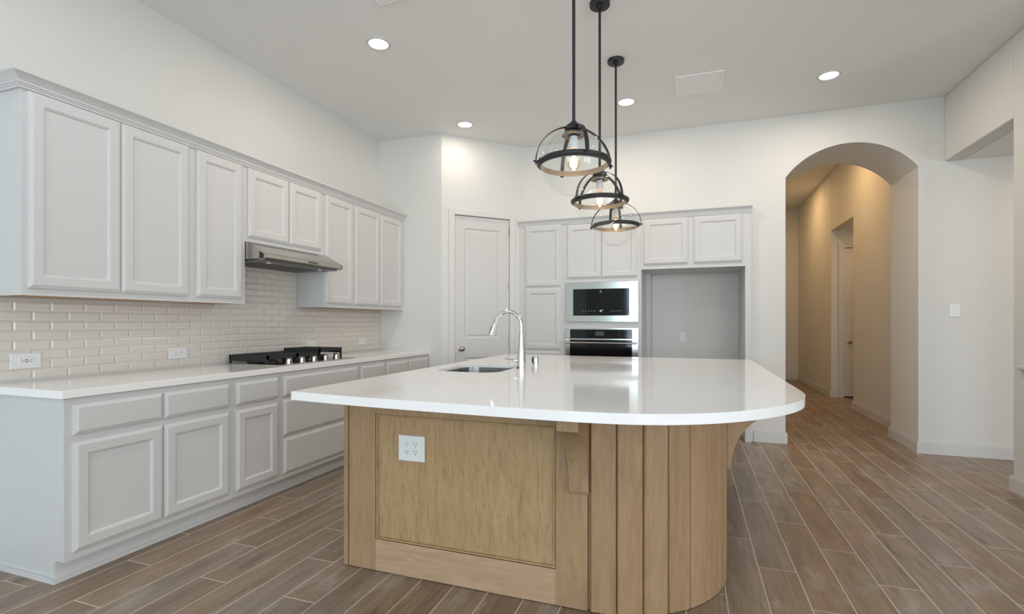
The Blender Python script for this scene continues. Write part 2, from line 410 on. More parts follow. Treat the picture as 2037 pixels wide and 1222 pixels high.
box(bm, HX+0.13, 3.6, 8.27, 8.37, 0, 2.74); box(bm, 3.5, 3.6, 8.37, 9.55, 0, 2.74)
struct('wall_vestibule', bm, 'wall')
bm = BM(); box(bm, HD0-0.1, HD1+0.1, 9.671, 9.7, 0, 2.6); struct('vestibule_shade_sheet', bm, 'dark')  # black sheet standing in for shade in the hall door's gaps

# baseboards: (outline walked along the wall face)
BH, BT = 0.108, 0.016
def bb(name, boxes):
    bm = BM()
    for (x0, x1, y0, y1) in boxes:
        box(bm, x0, x1, y0, y1, 0, BH-0.012)
        box(bm, x0+(0.004 if x1-x0 < 0.03 else 0), x1-(0.004 if x1-x0 < 0.03 else 0), y0+(0.004 if y1-y0 < 0.03 else 0), y1-(0.004 if y1-y0 < 0.03 else 0), BH-0.012, BH)
    struct(name, bm, 'trim')
bb('baseboard_pier', [(0.625, AX0+BT, YW-BT, YW), (AX0, AX0+BT, YW, YN+BT)])
bb('baseboard_back', [(AX1-BT, 5.6, YW-BT, YW), (AX1-BT, AX1, YW, YN+BT)])
bb('baseboard_hall', [(HX-BT, HX, YN, 8.37+BT), (HX-BT, HX, 9.55, 12.2-BT), (HX-BT, HD0-0.09, 9.55-BT, 9.55), (0.71, HX-BT, 12.2-BT, 12.2)])
bb('baseboard_right', [(XR-BT, XR, 3.9, 4.691+BT), (XR, XR+0.14, 4.691, 4.691+BT)])
bb('baseboard_left', [(XL, XL+BT, -6.5, 1.50)])
# a ledge of the pass-through trim at the right edge of the view
bm = BM(); box(bm, XR-0.028, XR, 3.9, 4.60, 0.895, 0.925); struct('trim_1', bm, 'trim', bevel=0.008, seg=3)

# ------------------------------------------------------------------ doors
def casing(name, pieces, tr, mat='trim'):
    bm = BM()
    for p in pieces: box(bm, *p)
    if tr: xf(bm, *tr)
    return struct(name, bm, mat, bevel=0.003)
def door_panel_bm(w_, h_, t=0.035):
    """two-panel moulded door in local u,v,n, front face at n=0"""
    bm = BM(); box(bm, 0, w_, 0, h_, -t, -0.012)
    st = 0.118; r0, r1, r2, r3 = 0.20, 0.825, 1.045, h_-0.135
    # stiles and rails
    for a, b_, c, d in ((0, st, 0, h_), (w_-st, w_, 0, h_), (st, w_-st, 0, r0), (st, w_-st, r1, r2), (st, w_-st, r3, h_)):
        box(bm, a, b_, c, d, -0.012, 0)
    for c, d in ((r0, r1), (r2, r3)):
        sub = BM(); rect_rings(sub, w_-2*st, d-c, [(0,0),(0.012,-0.010),(0.022,-0.011),(0.034,-0.004),(0.040,-0.003)], open_back=True)
        sub.transform(Matrix.Translation((st, c, 0)))
        me = bpy.data.meshes.new('t'); sub.to_mesh(me); bm.from_mesh(me); bpy.data.meshes.remove(me); sub.free()
    return bm
def knob(parent, mat, tr, r=0.028):
    bm = BM(); lathe(bm, [(0.030,0),(0.031,0.006),(0.018,0.010),(0.011,0.014),(0.011,0.030),(0.020,0.036),(r,0.046),(r+0.001,0.055),(r-0.005,0.064),(0.010,0.069)], seg=28)
    xf(bm, *tr); return mk('door_knob', bm, mat, parent, smooth=40)
bm = door_panel_bm(D1-D0, DZ-0.008); xf(bm, U45, V3, N45, (-2.6+D0*s2-0.010*s2, 5.0+D0*s2+0.010*s2, 0.008))
pd = struct('door_1', bm, 'trim')
pd['label'] = 'tall white two-panel pantry door in the angled corner wall'
kb = (-2.6+0.232*s2-0.010*s2, 5.0+0.232*s2+0.010*s2, 0.934)
knob(pd, 'nickel', (U45, V3, N45, kb))
for hz in (0.35, 1.02, 1.68, 2.30):
    bm = BM(); lathe(bm, [(0.007,-0.05),(0.007,0.05)], seg=12)
    bm.transform(Matrix.Translation((-2.6+(D1+0.002)*s2+0.004*s2, 5.0+(D1+0.002)*s2-0.004*s2, hz))); mk('hinge', bm, 'nickel', pd)
casing('trim_2', [(D0-0.072, D0-0.006, 0, DZ+0.07, 0, 0.014), (D1+0.006, D1+0.072, 0, DZ+0.07, 0, 0.014), (D0-0.006, D1+0.006, DZ+0.008, DZ+0.07, 0, 0.014)], (U45, V3, N45, (-2.6, 5.0, 0)), 'wall')
bm = door_panel_bm(HD1-HD0, HDZ-0.02); xf(bm, (1,0,0), V3, (0,-1,0), (HD0, 9.56, 0.02))
hd = struct('door_2', bm, 'trim'); hd['label'] = 'narrow sliver of a closed white door in the hall vestibule'
knob(hd, 'nickel', ((1,0,0), V3, (0,-1,0), (HD0+0.07, 9.56, 0.917)))
casing('trim_3', [(HD0-0.085, HD0-0.006, 0, HDZ+0.085, 0, 0.016), (HD1+0.006, HD1+0.085, 0, HDZ+0.085, 0, 0.016), (HD0-0.006, HD1+0.006, HDZ+0.008, HDZ+0.085, 0, 0.016)], ((1,0,0), V3, (0,-1,0), (0, 9.55, 0)))

# ------------------------------------------------------------------ cabinets
OUT = [(0,0),(0,0.010),(0.0045,0.0125),(0.0065,0.0125),(0.011,0.0165),(0.013,0.0165),(0.017,0.0195)]
def front(name, parent, kind, o, u, n, a, b, z0, z1, mat='cab', rail=0.058):
    """door or drawer front; a..b along the run, o = origin on the face plane"""
    w_, h_ = b-a, z1-z0
    prof = list(OUT)
    if kind == 'door': prof += [(rail,0.0195),(rail+0.003,0.017),(rail+0.007,0.016),(rail+0.012,0.010)]
    bm = BM(); rect_rings(bm, w_, h_, prof)
    xf(bm, u, V3, n, (o[0]+u[0]*a, o[1]+u[1]*a, z0)); return mk(name, bm, mat, parent)
# left run: u along +Y, facing +X
UY, NX = (0,1,0), (1,0,0)
XB, XUF = -2.762, -3.09       # face of base boxes and of wall boxes
XT = -2.825                   # toe kick
def base_unit(y0, y1, fronts, label, end=False):
    t = thing('base_cabinet', label, 'cabinet', ((XL+XB)/2, (y0+y1)/2, 0), group=None, world=True)
    bm = BM(); box(bm, XL+0.003, XB, y0+(0.0 if end else 0.0005), y1-0.0005, 0.105, 0.873); box(bm, XL+0.003, XT-0.005, y0+0.002, y1-0.0005, 0.0, 0.105)
    mk('body', bm, 'cab', t)
    for k, a, b, z0, z1 in fronts: front(k, t, k, (XB, 0, 0), UY, NX, a, b, z0, z1)
    return t
DR = (0.699, 0.842); DO = (0.142, 0.664)
base_unit(1.515, 2.435, [('drawer',1.549,1.974,*DR),('drawer',1.984,2.402,*DR),('door',1.547,1.976,*DO),('door',1.984,2.402,*DO)],
          'white base cabinet nearest the viewer, two drawers over two doors', end=True)
base_unit(2.435, 2.83, [('drawer',2.455,2.803,*DR),('door',2.455,2.803,*DO)], 'narrow white base cabinet with one drawer over one door, left of the drawer stack')
base_unit(2.83, 3.735, [('drawer',2.855,3.712,0.699,0.842),('drawer',2.855,3.712,0.419,0.676),('drawer',2.855,3.712,0.142,0.396)],
          'white base cabinet with three wide stacked drawers under the gas cooktop')
base_unit(3.735, 4.14, [('drawer',3.752,4.115,*DR),('door',3.752,4.115,*DO)], 'narrow white base cabinet just past the cooktop, partly behind the island')
base_unit(4.14, YR-0.001, [('drawer',4.165,4.548,*DR),('drawer',4.556,4.965,*DR),('door',4.165,4.548,*DO),('door',4.556,4.965,*DO)],
          'white base cabinet at the far corner end of the left run, two drawers in view')
# end panel foot, toe board and shoe moulding
bm = BM(); box(bm, XT-0.005, XT+0.0, 1.517, YR-0.002, 0, 0.105); box(bm, XT, XT+0.012, 1.515, YR-0.002, 0, 0.020); box(bm, XL, XT+0.012, 1.502, 1.515, 0, 0.020)
box(bm, XT-0.022, XT-0.001, 1.5095, 1.517, 0.022, 0.105)
struct('trim_4', bm, 'trim')
def wall_unit(y0, y1, z0, doors, label, end=False):
    t = thing('upper_cabinet', label, 'cabinet', ((XL+XUF)/2, (y0+y1)/2, z0), world=True)
    bm = BM(); box(bm, XL+0.002, XUF, y0+0.0005, y1-0.0005, z0+0.006, 2.41); box(bm, XUF-0.02, XUF, y0+0.0005, y1-0.0005, z0, z0+0.006)
    box(bm, XL+0.002, XUF-0.02, y0+0.0005, y0+0.016, z0, z0+0.006); box(bm, XL+0.002, XUF-0.02, y1-0.016, y1-0.0005, z0, z0+0.006)
    mk('body', bm, 'cab', t)
    bm = BM(); box(bm, XL+0.012, XUF-0.021, y0+0.017, y1-0.017, z0+0.002, z0+0.0055); mk('underside', bm, 'rawwood', t, label='unpainted plywood underside')
    for a, b in doors: front('door', t, 'door', (XUF, 0, 0), UY, NX, a, b, z0+0.036, 2.382)
    return t
ZU = 1.369
wall_unit(1.515, 2.425, ZU, [(1.54,1.966),(1.971,2.384)], 'tall white wall cabinet with two doors, nearest the viewer above the backsplash')
wall_unit(2.425, 2.83, ZU, [(2.441,2.798)], 'white wall cabinet with a single tall door, on the near side of the range hood')
wall_unit(2.83, 3.672, 1.832, [(2.851,3.249),(3.257,3.634)], 'short white wall cabinet with two small doors directly above the range hood')
wall_unit(3.672, 4.09, ZU, [(3.689,4.078)], 'white wall cabinet with a single tall door, on the far side of the range hood')
wall_unit(4.09, YR-0.001, ZU, [(4.102,4.524),(4.532,4.956)], 'white wall cabinet with two tall doors in the far left corner')
# crown moulding, left run: mitred sweep around the near end
def sweep_open(bm, path, prof):
    """path: list of (pos, outward) 2D; prof: (out, z)"""
    rings = [[bm.verts.new((p[0]+d[0]*o, p[1]+d[1]*o, z)) for o, z in prof] for p, d in path]
    k = len(prof)
    for a, b in zip(rings, rings[1:]):
        for i in range(k): bm.faces.new((a[i], a[(i+1) % k], b[(i+1) % k], b[i]))
    bm.faces.new(rings[0][::-1]); bm.faces.new(rings[-1])
CP = [(0,2.386),(0.011,2.386),(0.011,2.397),(0.016,2.399),(0.016,2.406),(0.021,2.408),(0.022,2.416),(0.034,2.432),(0.046,2.446),(0.052,2.450),(0.052,2.462),(0,2.462)]
bm = BM(); sweep_open(bm, [((XL+0.002,1.515),(0,-1)), ((XUF,1.515),(1,-1)), ((XUF,YR-0.002),(1,0))], CP)
tag(mk('crown_molding', bm, 'cab', smooth=20), 'stepped white crown moulding along the top of the left wall cabinets', 'moulding')

# left countertop
bm = BM(); box(bm, XL+0.001, -2.746, 1.498, YR-0.001, 0.876, 0.914)
tag(mk('countertop', bm, 'quartz', bevel=0.0025), 'long white quartz worktop along the tiled left wall', 'countertop')

# backsplash of bevelled tiles
bm = BM(); th, tw, g = 0.0527, 0.1675, 0.0028
zt = 1.346; x0 = XL+0.004; XTF = XL+0.0105
row = 0
def tile(bm, ya, yb, za, zb):
    if yb-ya < 0.012 or zb-za < 0.012: return
    b1 = min(0.009, (yb-ya)/3, (zb-za)/3)
    v = []
    for ins, x in ((0, x0), (0, x0+0.0035), (b1, XTF)):
        v.append([bm.verts.new((x, a, b_)) for a, b_ in ((ya+ins,za+ins),(yb-ins,za+ins),(yb-ins,zb-ins),(ya+ins,zb-ins))])
    for a, b_ in zip(v, v[1:]):
        for i in range(4): bm.faces.new((a[i], a[(i+1) % 4], b_[(i+1) % 4], b_[i]))
    bm.faces.new(v[-1])
yend = YR-0.003
for r in range(-10, 9):
    z1 = zt - r*th; z0 = z1 - th
    # r=0 row has joints at 1.796+k*tw (row just under cabinets), next row is offset by half
    off = 1.7965 if r % 2 == 0 else 1.7125
    k = -3
    while True:
        a = off + k*tw; b = a + tw; k += 1
        if a > yend: break
        lo, hi = max(a, 1.30), min(b, yend)
        if z1 > ZU+0.004:                      # above the cabinet bottoms only behind the hood
            lo, hi = max(lo, 2.832), min(hi, 3.670)
        za, zb = max(z0, 0.916), min(z1, 1.69 if z1 > ZU+0.004 else ZU-0.001)
        if hi > lo: tile(bm, lo+g/2, hi-g/2, za+g/2, zb-g/2)
ts = struct('wall_left_tiles', bm, 'tile')
bm = BM(); box(bm, XL+0.0005, x0+0.001, 1.30, yend, 0.9145, ZU-0.0005); box(bm, XL+0.0005, x0+0.001, 2.832, 3.670, ZU-0.0005, 1.69)
struct('wall_left_grout', bm, 'grout')

# ------------------------------------------------------------------ outlets and switches (local: u,v plate, n outward)
def plate(name, label, cat, o, u, n, w_, h_, kind, group=None):
    t = thing(name, label, cat, o, group=group)
    vv = V3
    def fin(bm, nm, mat, lab=None, parent=t, bev=0):
        xf(bm, u, vv, n, (0,0,0)); return mk(nm, bm, mat, parent, bevel=bev, label=lab)
    bm = BM(); rect_rings(bm, w_, h_, [(0,0),(0,0.003),(0.003,0.0055)], -w_/2, -h_/2); fin(bm, 'cover_plate', 'plate')
    def recept(cx, cz, horiz):
        bm = BM(); pts = []
        for i in range(20):
            a = 2*PI*i/20; x = 0.0165*math.cos(a); y = max(-0.0125, min(0.0125, 0.0165*math.sin(a)))
            pts.append((cx+x, cz+y))
        prism(bm, pts, 'z', 0.005, 0.0075); r = fin(bm, 'receptacle', 'plate')
        bm = BM()
        for dx, hh in ((-0.0065, 0.0045), (0.0065, 0.0038)):
            if horiz: box(bm, cx-0.004-hh, cx-0.004+hh, cz+dx-0.0011, cz+dx+0.0011, 0.0075, 0.0079)
            else: box(bm, cx+dx-0.0011, cx+dx+0.0011, cz+0.004-hh, cz+0.004+hh, 0.0075, 0.0079)
        g_ = (cx+0.009, cz) if horiz else (cx, cz-0.0075)
        lathe(bm, [(0.0026,0.0075),(0.0026,0.0080)], (g_[0], g_[1], 0), seg=10)
        fin(bm, 'slots', 'dark', parent=r)
    if kind == 'duplex_v': recept(0, 0.0195, False); recept(0, -0.0195, False)
    if kind == 'duplex_h': recept(-0.0195, 0, True); recept(0.0195, 0, True)
    if kind == 'quad':
        for a in (-0.023, 0.023):
            for b in (-0.0195, 0.0195): recept(a, b+0.002, False)
    if kind == 'gfci':
        bm = BM(); rect_rings(bm, 0.067, 0.036, [(0,0),(0,0.0065),(0.001,0.0075)], -0.0335, -0.018); r = fin(bm, 'receptacle', 'plate')
        bm = BM()
        for cx in (-0.022, 0.022):
            sx = 1 if cx > 0 else -1
            for dz in (-0.0065, 0.0065): box(bm, cx-0.004, cx+0.004, dz-0.001, dz+0.001, 0.0075, 0.008)
            lathe(bm, [(0.0024,0.0075),(0.0024,0.008)], (cx-sx*0.010, 0, 0), seg=10)
        fin(bm, 'slots', 'dark', parent=r)
        bm = BM(); box(bm, -0.006, 0.006, 0.004, 0.0075, 0.0075, 0.0085); box(bm, -0.006, 0.006, -0.0075, -0.004, 0.0075, 0.0085)
        fin(bm, 'test_buttons', 'dark', 'pair of small black test and reset buttons')
    if kind == 'rocker':
        bm = BM(); rect_rings(bm, 0.033, 0.066, [(0,0),(0,0.006),(0.001,0.007),(0.005,0.0078)], -0.0165, -0.033); fin(bm, 'rocker', 'plate', bev=0.0004)
    if kind == 'rocker_h':
        bm = BM(); rect_rings(bm, 0.066, 0.033, [(0,0),(0,0.006),(0.001,0.007),(0.005,0.0078)], -0.033, -0.0165); fin(bm, 'rocker', 'plate')
    return t
XO = XTF+0.0006
plate('power_outlet', 'horizontal white outlet with black test buttons on the tiles, nearest the viewer', 'outlet', (XO, 1.682, 1.026), UY, NX, 0.135, 0.084, 'gfci')
plate('power_outlet', 'plain horizontal white double outlet on the backsplash left of the cooktop', 'outlet', (XO, 2.538, 1.019), UY, NX, 0.130, 0.080, 'duplex_h')
plate('power_outlet', 'small white outlet plate on the tiles half behind the cooktop grates', 'outlet', (XO, 3.858, 1.026), UY, NX, 0.118, 0.075, 'duplex_h')
plate('light_switch', 'white horizontal switch plate on the backsplash near the far corner', 'switch', (XO, 4.65, 1.026), UY, NX, 0.125, 0.078, 'rocker_h')
NYm, UX = (0,-1,0), (1,0,0)
plate('power_outlet', 'white outlet on the back wall of the empty refrigerator niche', 'outlet', (-0.078, YN-0.001, 1.052), UX, NYm, 0.075, 0.118, 'duplex_v')
plate('light_switch', 'white rocker switch on the wall right of the arch', 'switch', (2.312, YW-0.001, 1.343), UX, NYm, 0.085, 0.120, 'rocker')
plate('power_outlet', 'low white outlet on the hall wall just inside the arch', 'outlet', (HX-0.001, 7.03, 0.38), (0,-1,0), (-1,0,0), 0.075, 0.118, 'duplex_v')
plate('power_outlet', 'low white outlet far down the hall near its end', 'outlet', (HX-0.001, 11.05, 0.36), (0,-1,0), (-1,0,0), 0.075, 0.118, 'duplex_v')

# ------------------------------------------------------------------ range hood
HY0, HY1 = 2.834, 3.668
t = thing('range_hood', 'stainless slanted under-cabinet range hood over the cooktop', 'range hood', (-3.1, 3.25, 1.69), world=True)
bm = BM(); prism(bm, [(XTF+0.002,1.831),(-3.074,1.831),(-2.955,1.762),(-2.955,1.700),(XTF+0.002,1.697)], 'y', HY0, HY1)
mk('housing', bm, 'steel', t, bevel=0.002)
bm = BM(); prism(bm, [(-3.068,1.8312),(-2.905,1.742),(-2.897,1.733),(-2.896,1.706),(-2.903,1.697),(-2.96,1.694),(-2.957,1.700),(-2.915,1.706),(-2.915,1.730),(-3.072,1.816)], 'y', HY0-0.001, HY1+0.012)
mk('front_visor', bm, 'steel', t, smooth=25)
bm = BM(); prism(bm, [(-2.957,1.699),(-2.915,1.700),(-2.910,1.732),(-2.957,1.757)], 'y', HY0-0.0015, HY0+0.004)
mk('end_cap', bm, 'black', t, bevel=0.002)
bm = BM(); prism(bm, [(-2.93,1.696),(-2.895,1.703),(-2.894,1.735),(-2.93,1.752)], 'y', HY1+0.012, HY1+0.018)
mk('end_cap', bm, 'black', t, bevel=0.002)
bm = BM(); box(bm, XTF+0.01, -2.93, HY0+0.01, HY1-0.01, 1.686, 1.6965)
mk('bottom_panel', bm, 'steel_dark', t, bevel=0.001)
for ya in (HY0+0.10, HY0+0.43):
    bm = BM()
    for i in range(14): box(bm, -3.33, -3.07, ya+i*0.0215, ya+i*0.0215+0.012, 1.6835, 1.686)
    mk('grease_filter', bm, 'steel_dark', t)
for yc in (HY0+0.14, HY1-0.14):
    bm = BM(); lathe(bm, [(0.034,1.681),(0.034,1.686)], (-3.01, yc, 0), seg=28); f = mk('lamp_trim', bm, 'steel', t, smooth=30)
    bm = BM(); lathe(bm, [(0.024,1.6795),(0.024,1.681)], (-3.01, yc, 0), seg=28); mk('lamp_glass', bm, 'ceramic', f)
bm = BM()
for i in range(5): box(bm, -2.8962, -2.8945, 3.27+i*0.022, 3.27+i*0.022+0.012, 1.712, 1.726)
mk('control_buttons', bm, 'black', t)

# ------------------------------------------------------------------ cooktop
t = thing('gas_cooktop', 'stainless gas cooktop with black grates set in the left worktop', 'cooktop', (-3.08, 3.33, 0.914), world=True)
CX0, CX1, CY0, CY1 = -3.345, -2.822, 2.895, 3.765
bm = BM(); box(bm, CX0, CX1, CY0, CY1, 0.9142, 0.921); mk('steel_tray', bm, 'steel', t, bevel=0.003)
def grate(y0, y1, z, tilt, x0_, x1_):
    bm = BM(); b = 0.013; h0, h1 = z-0.017, z
    for y in (y0, y1-b): box(bm, x0_, x1_, y, y+b, h0-0.030, h1)
    for x in (x0_, x1_-b): box(bm, x, x+b, y0, y1, h0-0.012, h1)
    n = max(2, round((y1-y0)/0.05))
    for i in range(1, n):
        y = y0+(y1-y0)*i/n; box(bm, x0_+b, x1_-b, y-0.0045, y+0.0045, h0-0.004, h1)
    for x in (x0_+(x1_-x0_)*0.33, x0_+(x1_-x0_)*0.67): box(bm, x-0.0045, x+0.0045, y0+b, y1-b, h0, h1)
    for x in (x0_, x1_-b):
        for y in (y0, y1-b): box(bm, x, x+b, y, y+b, 0.9215, h0-0.030)
    if tilt:
        pv = Matrix.Translation((x1_, (y0+y1)/2, z)); bm.transform(pv @ Matrix.Rotation(tilt, 4, 'Y') @ pv.inverted())
    return mk('grate', bm, 'black', t)
grate(2.905, 3.20, 0.985, 0, -3.33, -2.95)
grate(3.205, 3.455, 0.985, 0, -3.33, -2.95)
grate(3.46, 3.745, 1.010, 0, -3.33, -2.95)
burn = [(-3.24,3.05,0.036),(-3.05,3.05,0.030),(-3.15,3.33,0.045),(-3.24,3.61,0.032),(-3.05,3.61,0.036)]
for bx_, by_, r in burn:
    bm = BM(); lathe(bm, [(r+0.012,0.921),(r+0.010,0.935),(r,0.937),(r,0.945),(r-0.006,0.950)], (bx_, by_, 0), seg=24); mk('burner', bm, 'black', t, smooth=30)
for i in range(5):
    ky = 3.045+i*0.136
    bm = BM(); lathe(bm, [(0.029,0.921),(0.029,0.926),(0.024,0.929),(0.023,0.953),(0.019,0.958)], (-2.885, ky, 0), seg=24)
    k_ = mk('control_knob', bm, 'steel', t, smooth=30)
    bm = BM(); box(bm, -2.909, -2.861, ky-0.006, ky+0.006, 0.9581, 0.966); mk('grip', bm, 'chrome', k_, bevel=0.001)
# ------------------------------------------------------------------ built-in wall of cabinets at the back (face plane)
YF = 5.68
def tall(name, label, x0_, x1_, boxes, doors, extra=None):
    t = thing(name, label, 'cabinet', ((x0_+x1_)/2, (YF+YN)/2, 0), world=True)
    bm = BM()
    for b in boxes: box(bm, *b)
    mk('body', bm, 'cab', t)
    for a, b, z0, z1, k in doors: front(k, t, k, (0, YF, 0), UX, NYm, a, b, z0, z1)
    return t
ZB = 2.40; YB = YN-0.001
tall('pantry_cabinet', 'tall white cabinet with stacked single doors beside the angled pantry wall', -1.92, -1.372,
     [(-1.918, -1.3725, YF, YF+0.02, 0, ZB), (-1.80, -1.3725, YF+0.02, YB, 0, ZB)],
     [(-1.838,-1.402,1.652,2.366,'door'), (-1.838,-1.402,0.915,1.632,'door'), (-1.838,-1.402,0.12,0.895,'door')])
tall('oven_cabinet', 'tall white cabinet holding the built-in microwave and wall oven', -1.372, -0.512,
     [(-1.3715,-0.5125,YF,YB,1.683,ZB), (-1.3715,-0.5125,YF,YB,1.165,1.243), (-1.3715,-0.5125,YF,YB,0.0,0.44), (-1.3715,-1.35,YF,YB,0.44,1.165), (-0.532,-0.5125,YF,YB,0.44,1.165), (-1.3715,-1.35,YF,YB,1.243,1.683), (-0.532,-0.5125,YF,YB,1.243,1.683)],
     [(-1.334,-0.941,1.738,2.352,'door'), (-0.935,-0.542,1.738,2.352,'door'), (-1.334,-0.542,0.12,0.42,'drawer')])
tall('refrigerator_cabinet', 'white cabinet with two small doors bridging the empty refrigerator niche', -0.512, 0.606,
     [(-0.5115,0.5985,YF,YB,1.815,ZB), (-0.5115,-0.498,YF,YB,0,1.815), (0.542,0.5985,YF,YB,0,1.815),
      (-0.498,-0.440,YF+0.55,YB,0,1.815)],
     [(-0.477,-0.013,1.862,2.356,'door'), (0.043,0.512,1.862,2.356,'door')])
bm = BM(); sweep_open(bm, [((-1.915,YF-0.0003),(0,-1)), ((0.606,YF-0.0003),(0,-1))], [(o_*0.8, 2.366+(z_-2.386)*0.92) for o_, z_ in CP])
tag(mk('crown_molding', bm, 'cab', smooth=20), 'stepped white crown moulding on top of the built-in cabinets on the rear wall', 'moulding')
bm = BM(); box(bm, -1.90, 0.598, YF+0.02, YB, ZB, 2.439); tag(mk('cabinet_top_filler', bm, 'cab'), 'white filler board between the rear cabinets and the wall above', 'filler')
bm = BM(); box(bm, 0.6005, 0.618, YW-0.014, YW, 0, 2.36); struct('trim_5', bm, 'trim')

# microwave
t = thing('microwave', 'built-in stainless microwave with black glass window above the oven', 'microwave', (-0.939, YF, 1.243), world=True)
bm = BM(); rect_rings(bm, 0.815, 0.452, [(0,0),(0,0.020),(0.002,0.022),(0.088,0.022),(0.089,0.016)])
# window insets differ: widen by a second box of steel
xf(bm, UX, V3, NYm, (-1.346, YF, 1.238)); mk('trim_frame', bm, 'steel', t)
bm = BM(); box(bm, -1.257, -0.628, YF-0.024, YF-0.012, 1.309, 1.612); g_ = mk('glass_door', bm, 'blackglass', t, bevel=0.001)
bm = BM()
for i in range(5): box(bm, -1.155+i*0.034, -1.155+i*0.034+0.016, YF-0.0246, YF-0.0241, 1.357, 1.360); box(bm, -1.152+i*0.034, -1.152+i*0.034+0.010, YF-0.0246, YF-0.0241, 1.367, 1.3695)
mk('touch_controls', bm, 'print', g_); bm = BM()
for i in range(7): box(bm, -0.835+i*0.0205, -0.835+i*0.0205+0.011, YF-0.0246, YF-0.0241, 1.357, 1.360); box(bm, -0.833+i*0.0205, -0.833+i*0.0205+0.006, YF-0.0246, YF-0.0241, 1.367, 1.3695)
mk('touch_controls', bm, 'print', g_); bm = BM()
lathe(bm, [(0.009,YF-0.0246),(0.009,YF-0.0241)], (-0.943, 0, 1.584), seg=20, axis='y'); box(bm, -0.955, -0.931, YF-0.0246, YF-0.0241, 1.567, 1.569)
mk('emblem', bm, 'print', g_)
def seg7(bm, x, z, s, on, y):
    t_ = s*0.16
    S = {'a': (x, x+s*0.6, z+s-t_, z+s), 'g': (x, x+s*0.6, z+s/2-t_/2, z+s/2+t_/2), 'd': (x, x+s*0.6, z, z+t_),
         'f': (x, x+t_, z+s/2, z+s), 'b': (x+s*0.6-t_, x+s*0.6, z+s/2, z+s), 'e': (x, x+t_, z, z+s/2), 'c': (x+s*0.6-t_, x+s*0.6, z, z+s/2)}
    for c in on: a, b, c_, d = S[c]; box(bm, a, b, y, y+0.0004, c_, d)
bm = BM(); yk = YF-0.0247
box(bm, -0.962, -0.957, yk, yk+0.0004, 1.361, 1.366); seg7(bm, -0.944, 1.352, 0.020, 'afed', yk); box(bm, -0.927, -0.915, yk, yk+0.0004, 1.368, 1.371)
mk('clock_display', bm, 'clock', g_)

# wall oven
t = thing('built_in_oven', 'built-in stainless and black glass wall oven below the microwave', 'oven', (-0.939, YF, 0.45), world=True)
bm = BM(); box(bm, -1.346, -0.531, YF-0.022, YF+0.0, 1.049, 1.170); box(bm, -1.349, -0.533, YF, YF+0.55, 0.45, 1.163); mk('control_panel_frame', bm, 'steel', t, bevel=0.0015)
bm = BM(); box(bm, -1.293, -0.596, YF-0.024, YF-0.022, 1.049, 1.153); gp = mk('control_glass', bm, 'blackglass', t)
bm = BM(); box(bm, -1.002, -0.905, YF-0.0246, YF-0.024, 1.083, 1.130); mk('display', bm, 'screen', gp)
bm = BM(); box(bm, -0.665, -0.630, YF-0.0246, YF-0.024, 1.078, 1.082); mk('printed_mark', bm, 'print', gp)
bm = BM(); box(bm, -1.346, -0.531, YF-0.034, YF-0.001, 0.45, 1.036); od = mk('oven_door', bm, 'steel', t, bevel=0.0015)
bm = BM(); box(bm, -1.293, -0.596, YF-0.036, YF-0.034, 0.52, 1.036); mk('door_glass', bm, 'blackglass', od)
bm = BM(); lathe(bm, [(0.0105,-1.335),(0.0105,-0.545)], (0, YF-0.088, 1.003), seg=16, axis='x')
for x in (-1.318, -0.577): box(bm, x, x+0.022, YF-0.088, YF-0.034, 0.994, 1.012)
mk('handle', bm, 'steel', od, smooth=40, bevel=0.001)

# ------------------------------------------------------------------ island
IX0, IXC, IR = -1.650, -0.400, 0.575
IY, IYE = 2.120, 4.42
IXR = IXC+IR           # right side plane .175
t = thing('kitchen_island', 'light maple kitchen island base with a framed panel and curved slatted corner', 'island', (-0.74, 3.2, 0), world=True)
bm = BM()
pts = [(IX0+0.012, IY+0.022), (IXC, IY+0.022)]
for i in range(1, 17):
    a = PI/2*i/16; pts.append((IXC+(IR-0.022)*math.sin(a), IY+IR-(IR-0.022)*math.cos(a)))
pts += [(IXR-0.022, IYE), (-1.12, IYE), (-1.12, 3.56), (-1.63, 3.56), (-1.63, IYE), (IX0+0.012, IYE)]
# solid carcass kept below the sink bowl; walls around it rise to the slab
pts = [(IX0+0.012, IY+0.022), (IXC, IY+0.022)] + [(IXC+(IR-0.022)*math.sin(PI/2*i/16), IY+IR-(IR-0.022)*math.cos(PI/2*i/16)) for i in range(1,17)] + [(IXR-0.022, IYE), (IX0+0.012, IYE)]
prism(bm, pts, 'z', 0.002, 0.62)
top = [(IX0+0.012, IY+0.022), (IXC, IY+0.022)] + pts[2:18] + [(IXR-0.022, 2.85), (IX0+0.012, 2.85)]
prism(bm, top, 'z', 0.62, 0.8745)
box(bm, -1.05, IXR-0.022, 2.85, IYE, 0.62, 0.8745); box(bm, IX0+0.012, -1.05, 3.60, IYE, 0.62, 0.8745)
mk('carcass', bm, 'maple', t)
def fpart(name, mat, *bs, **k):
    bm = BM()
    for b in bs: box(bm, *b)
    return mk(name, bm, mat, t, bevel=k.get('bevel', 0.0015))
PX0, PX1, PZ0, PZ1 = -1.468, -0.549, 0.160, 0.780
fpart('stile', 'maple', (IX0+0.024, PX0, IY, IY+0.022, 0.004, 0.8745))
fpart('corner_strip', 'maple', (IX0-0.006, IX0+0.019, IY-0.002, IYE, 0.004, 0.8745))
fpart('stile', 'maple', (PX1, IXC-0.010, IY, IY+0.022, 0.004, 0.8745))
fpart('rail', 'maple', (PX0, PX1, IY, IY+0.022, PZ1, 0.8745))
fpart('rail', 'maple_h', (PX0, PX1, IY, IY+0.022, 0.004, PZ0))
bm = BM()
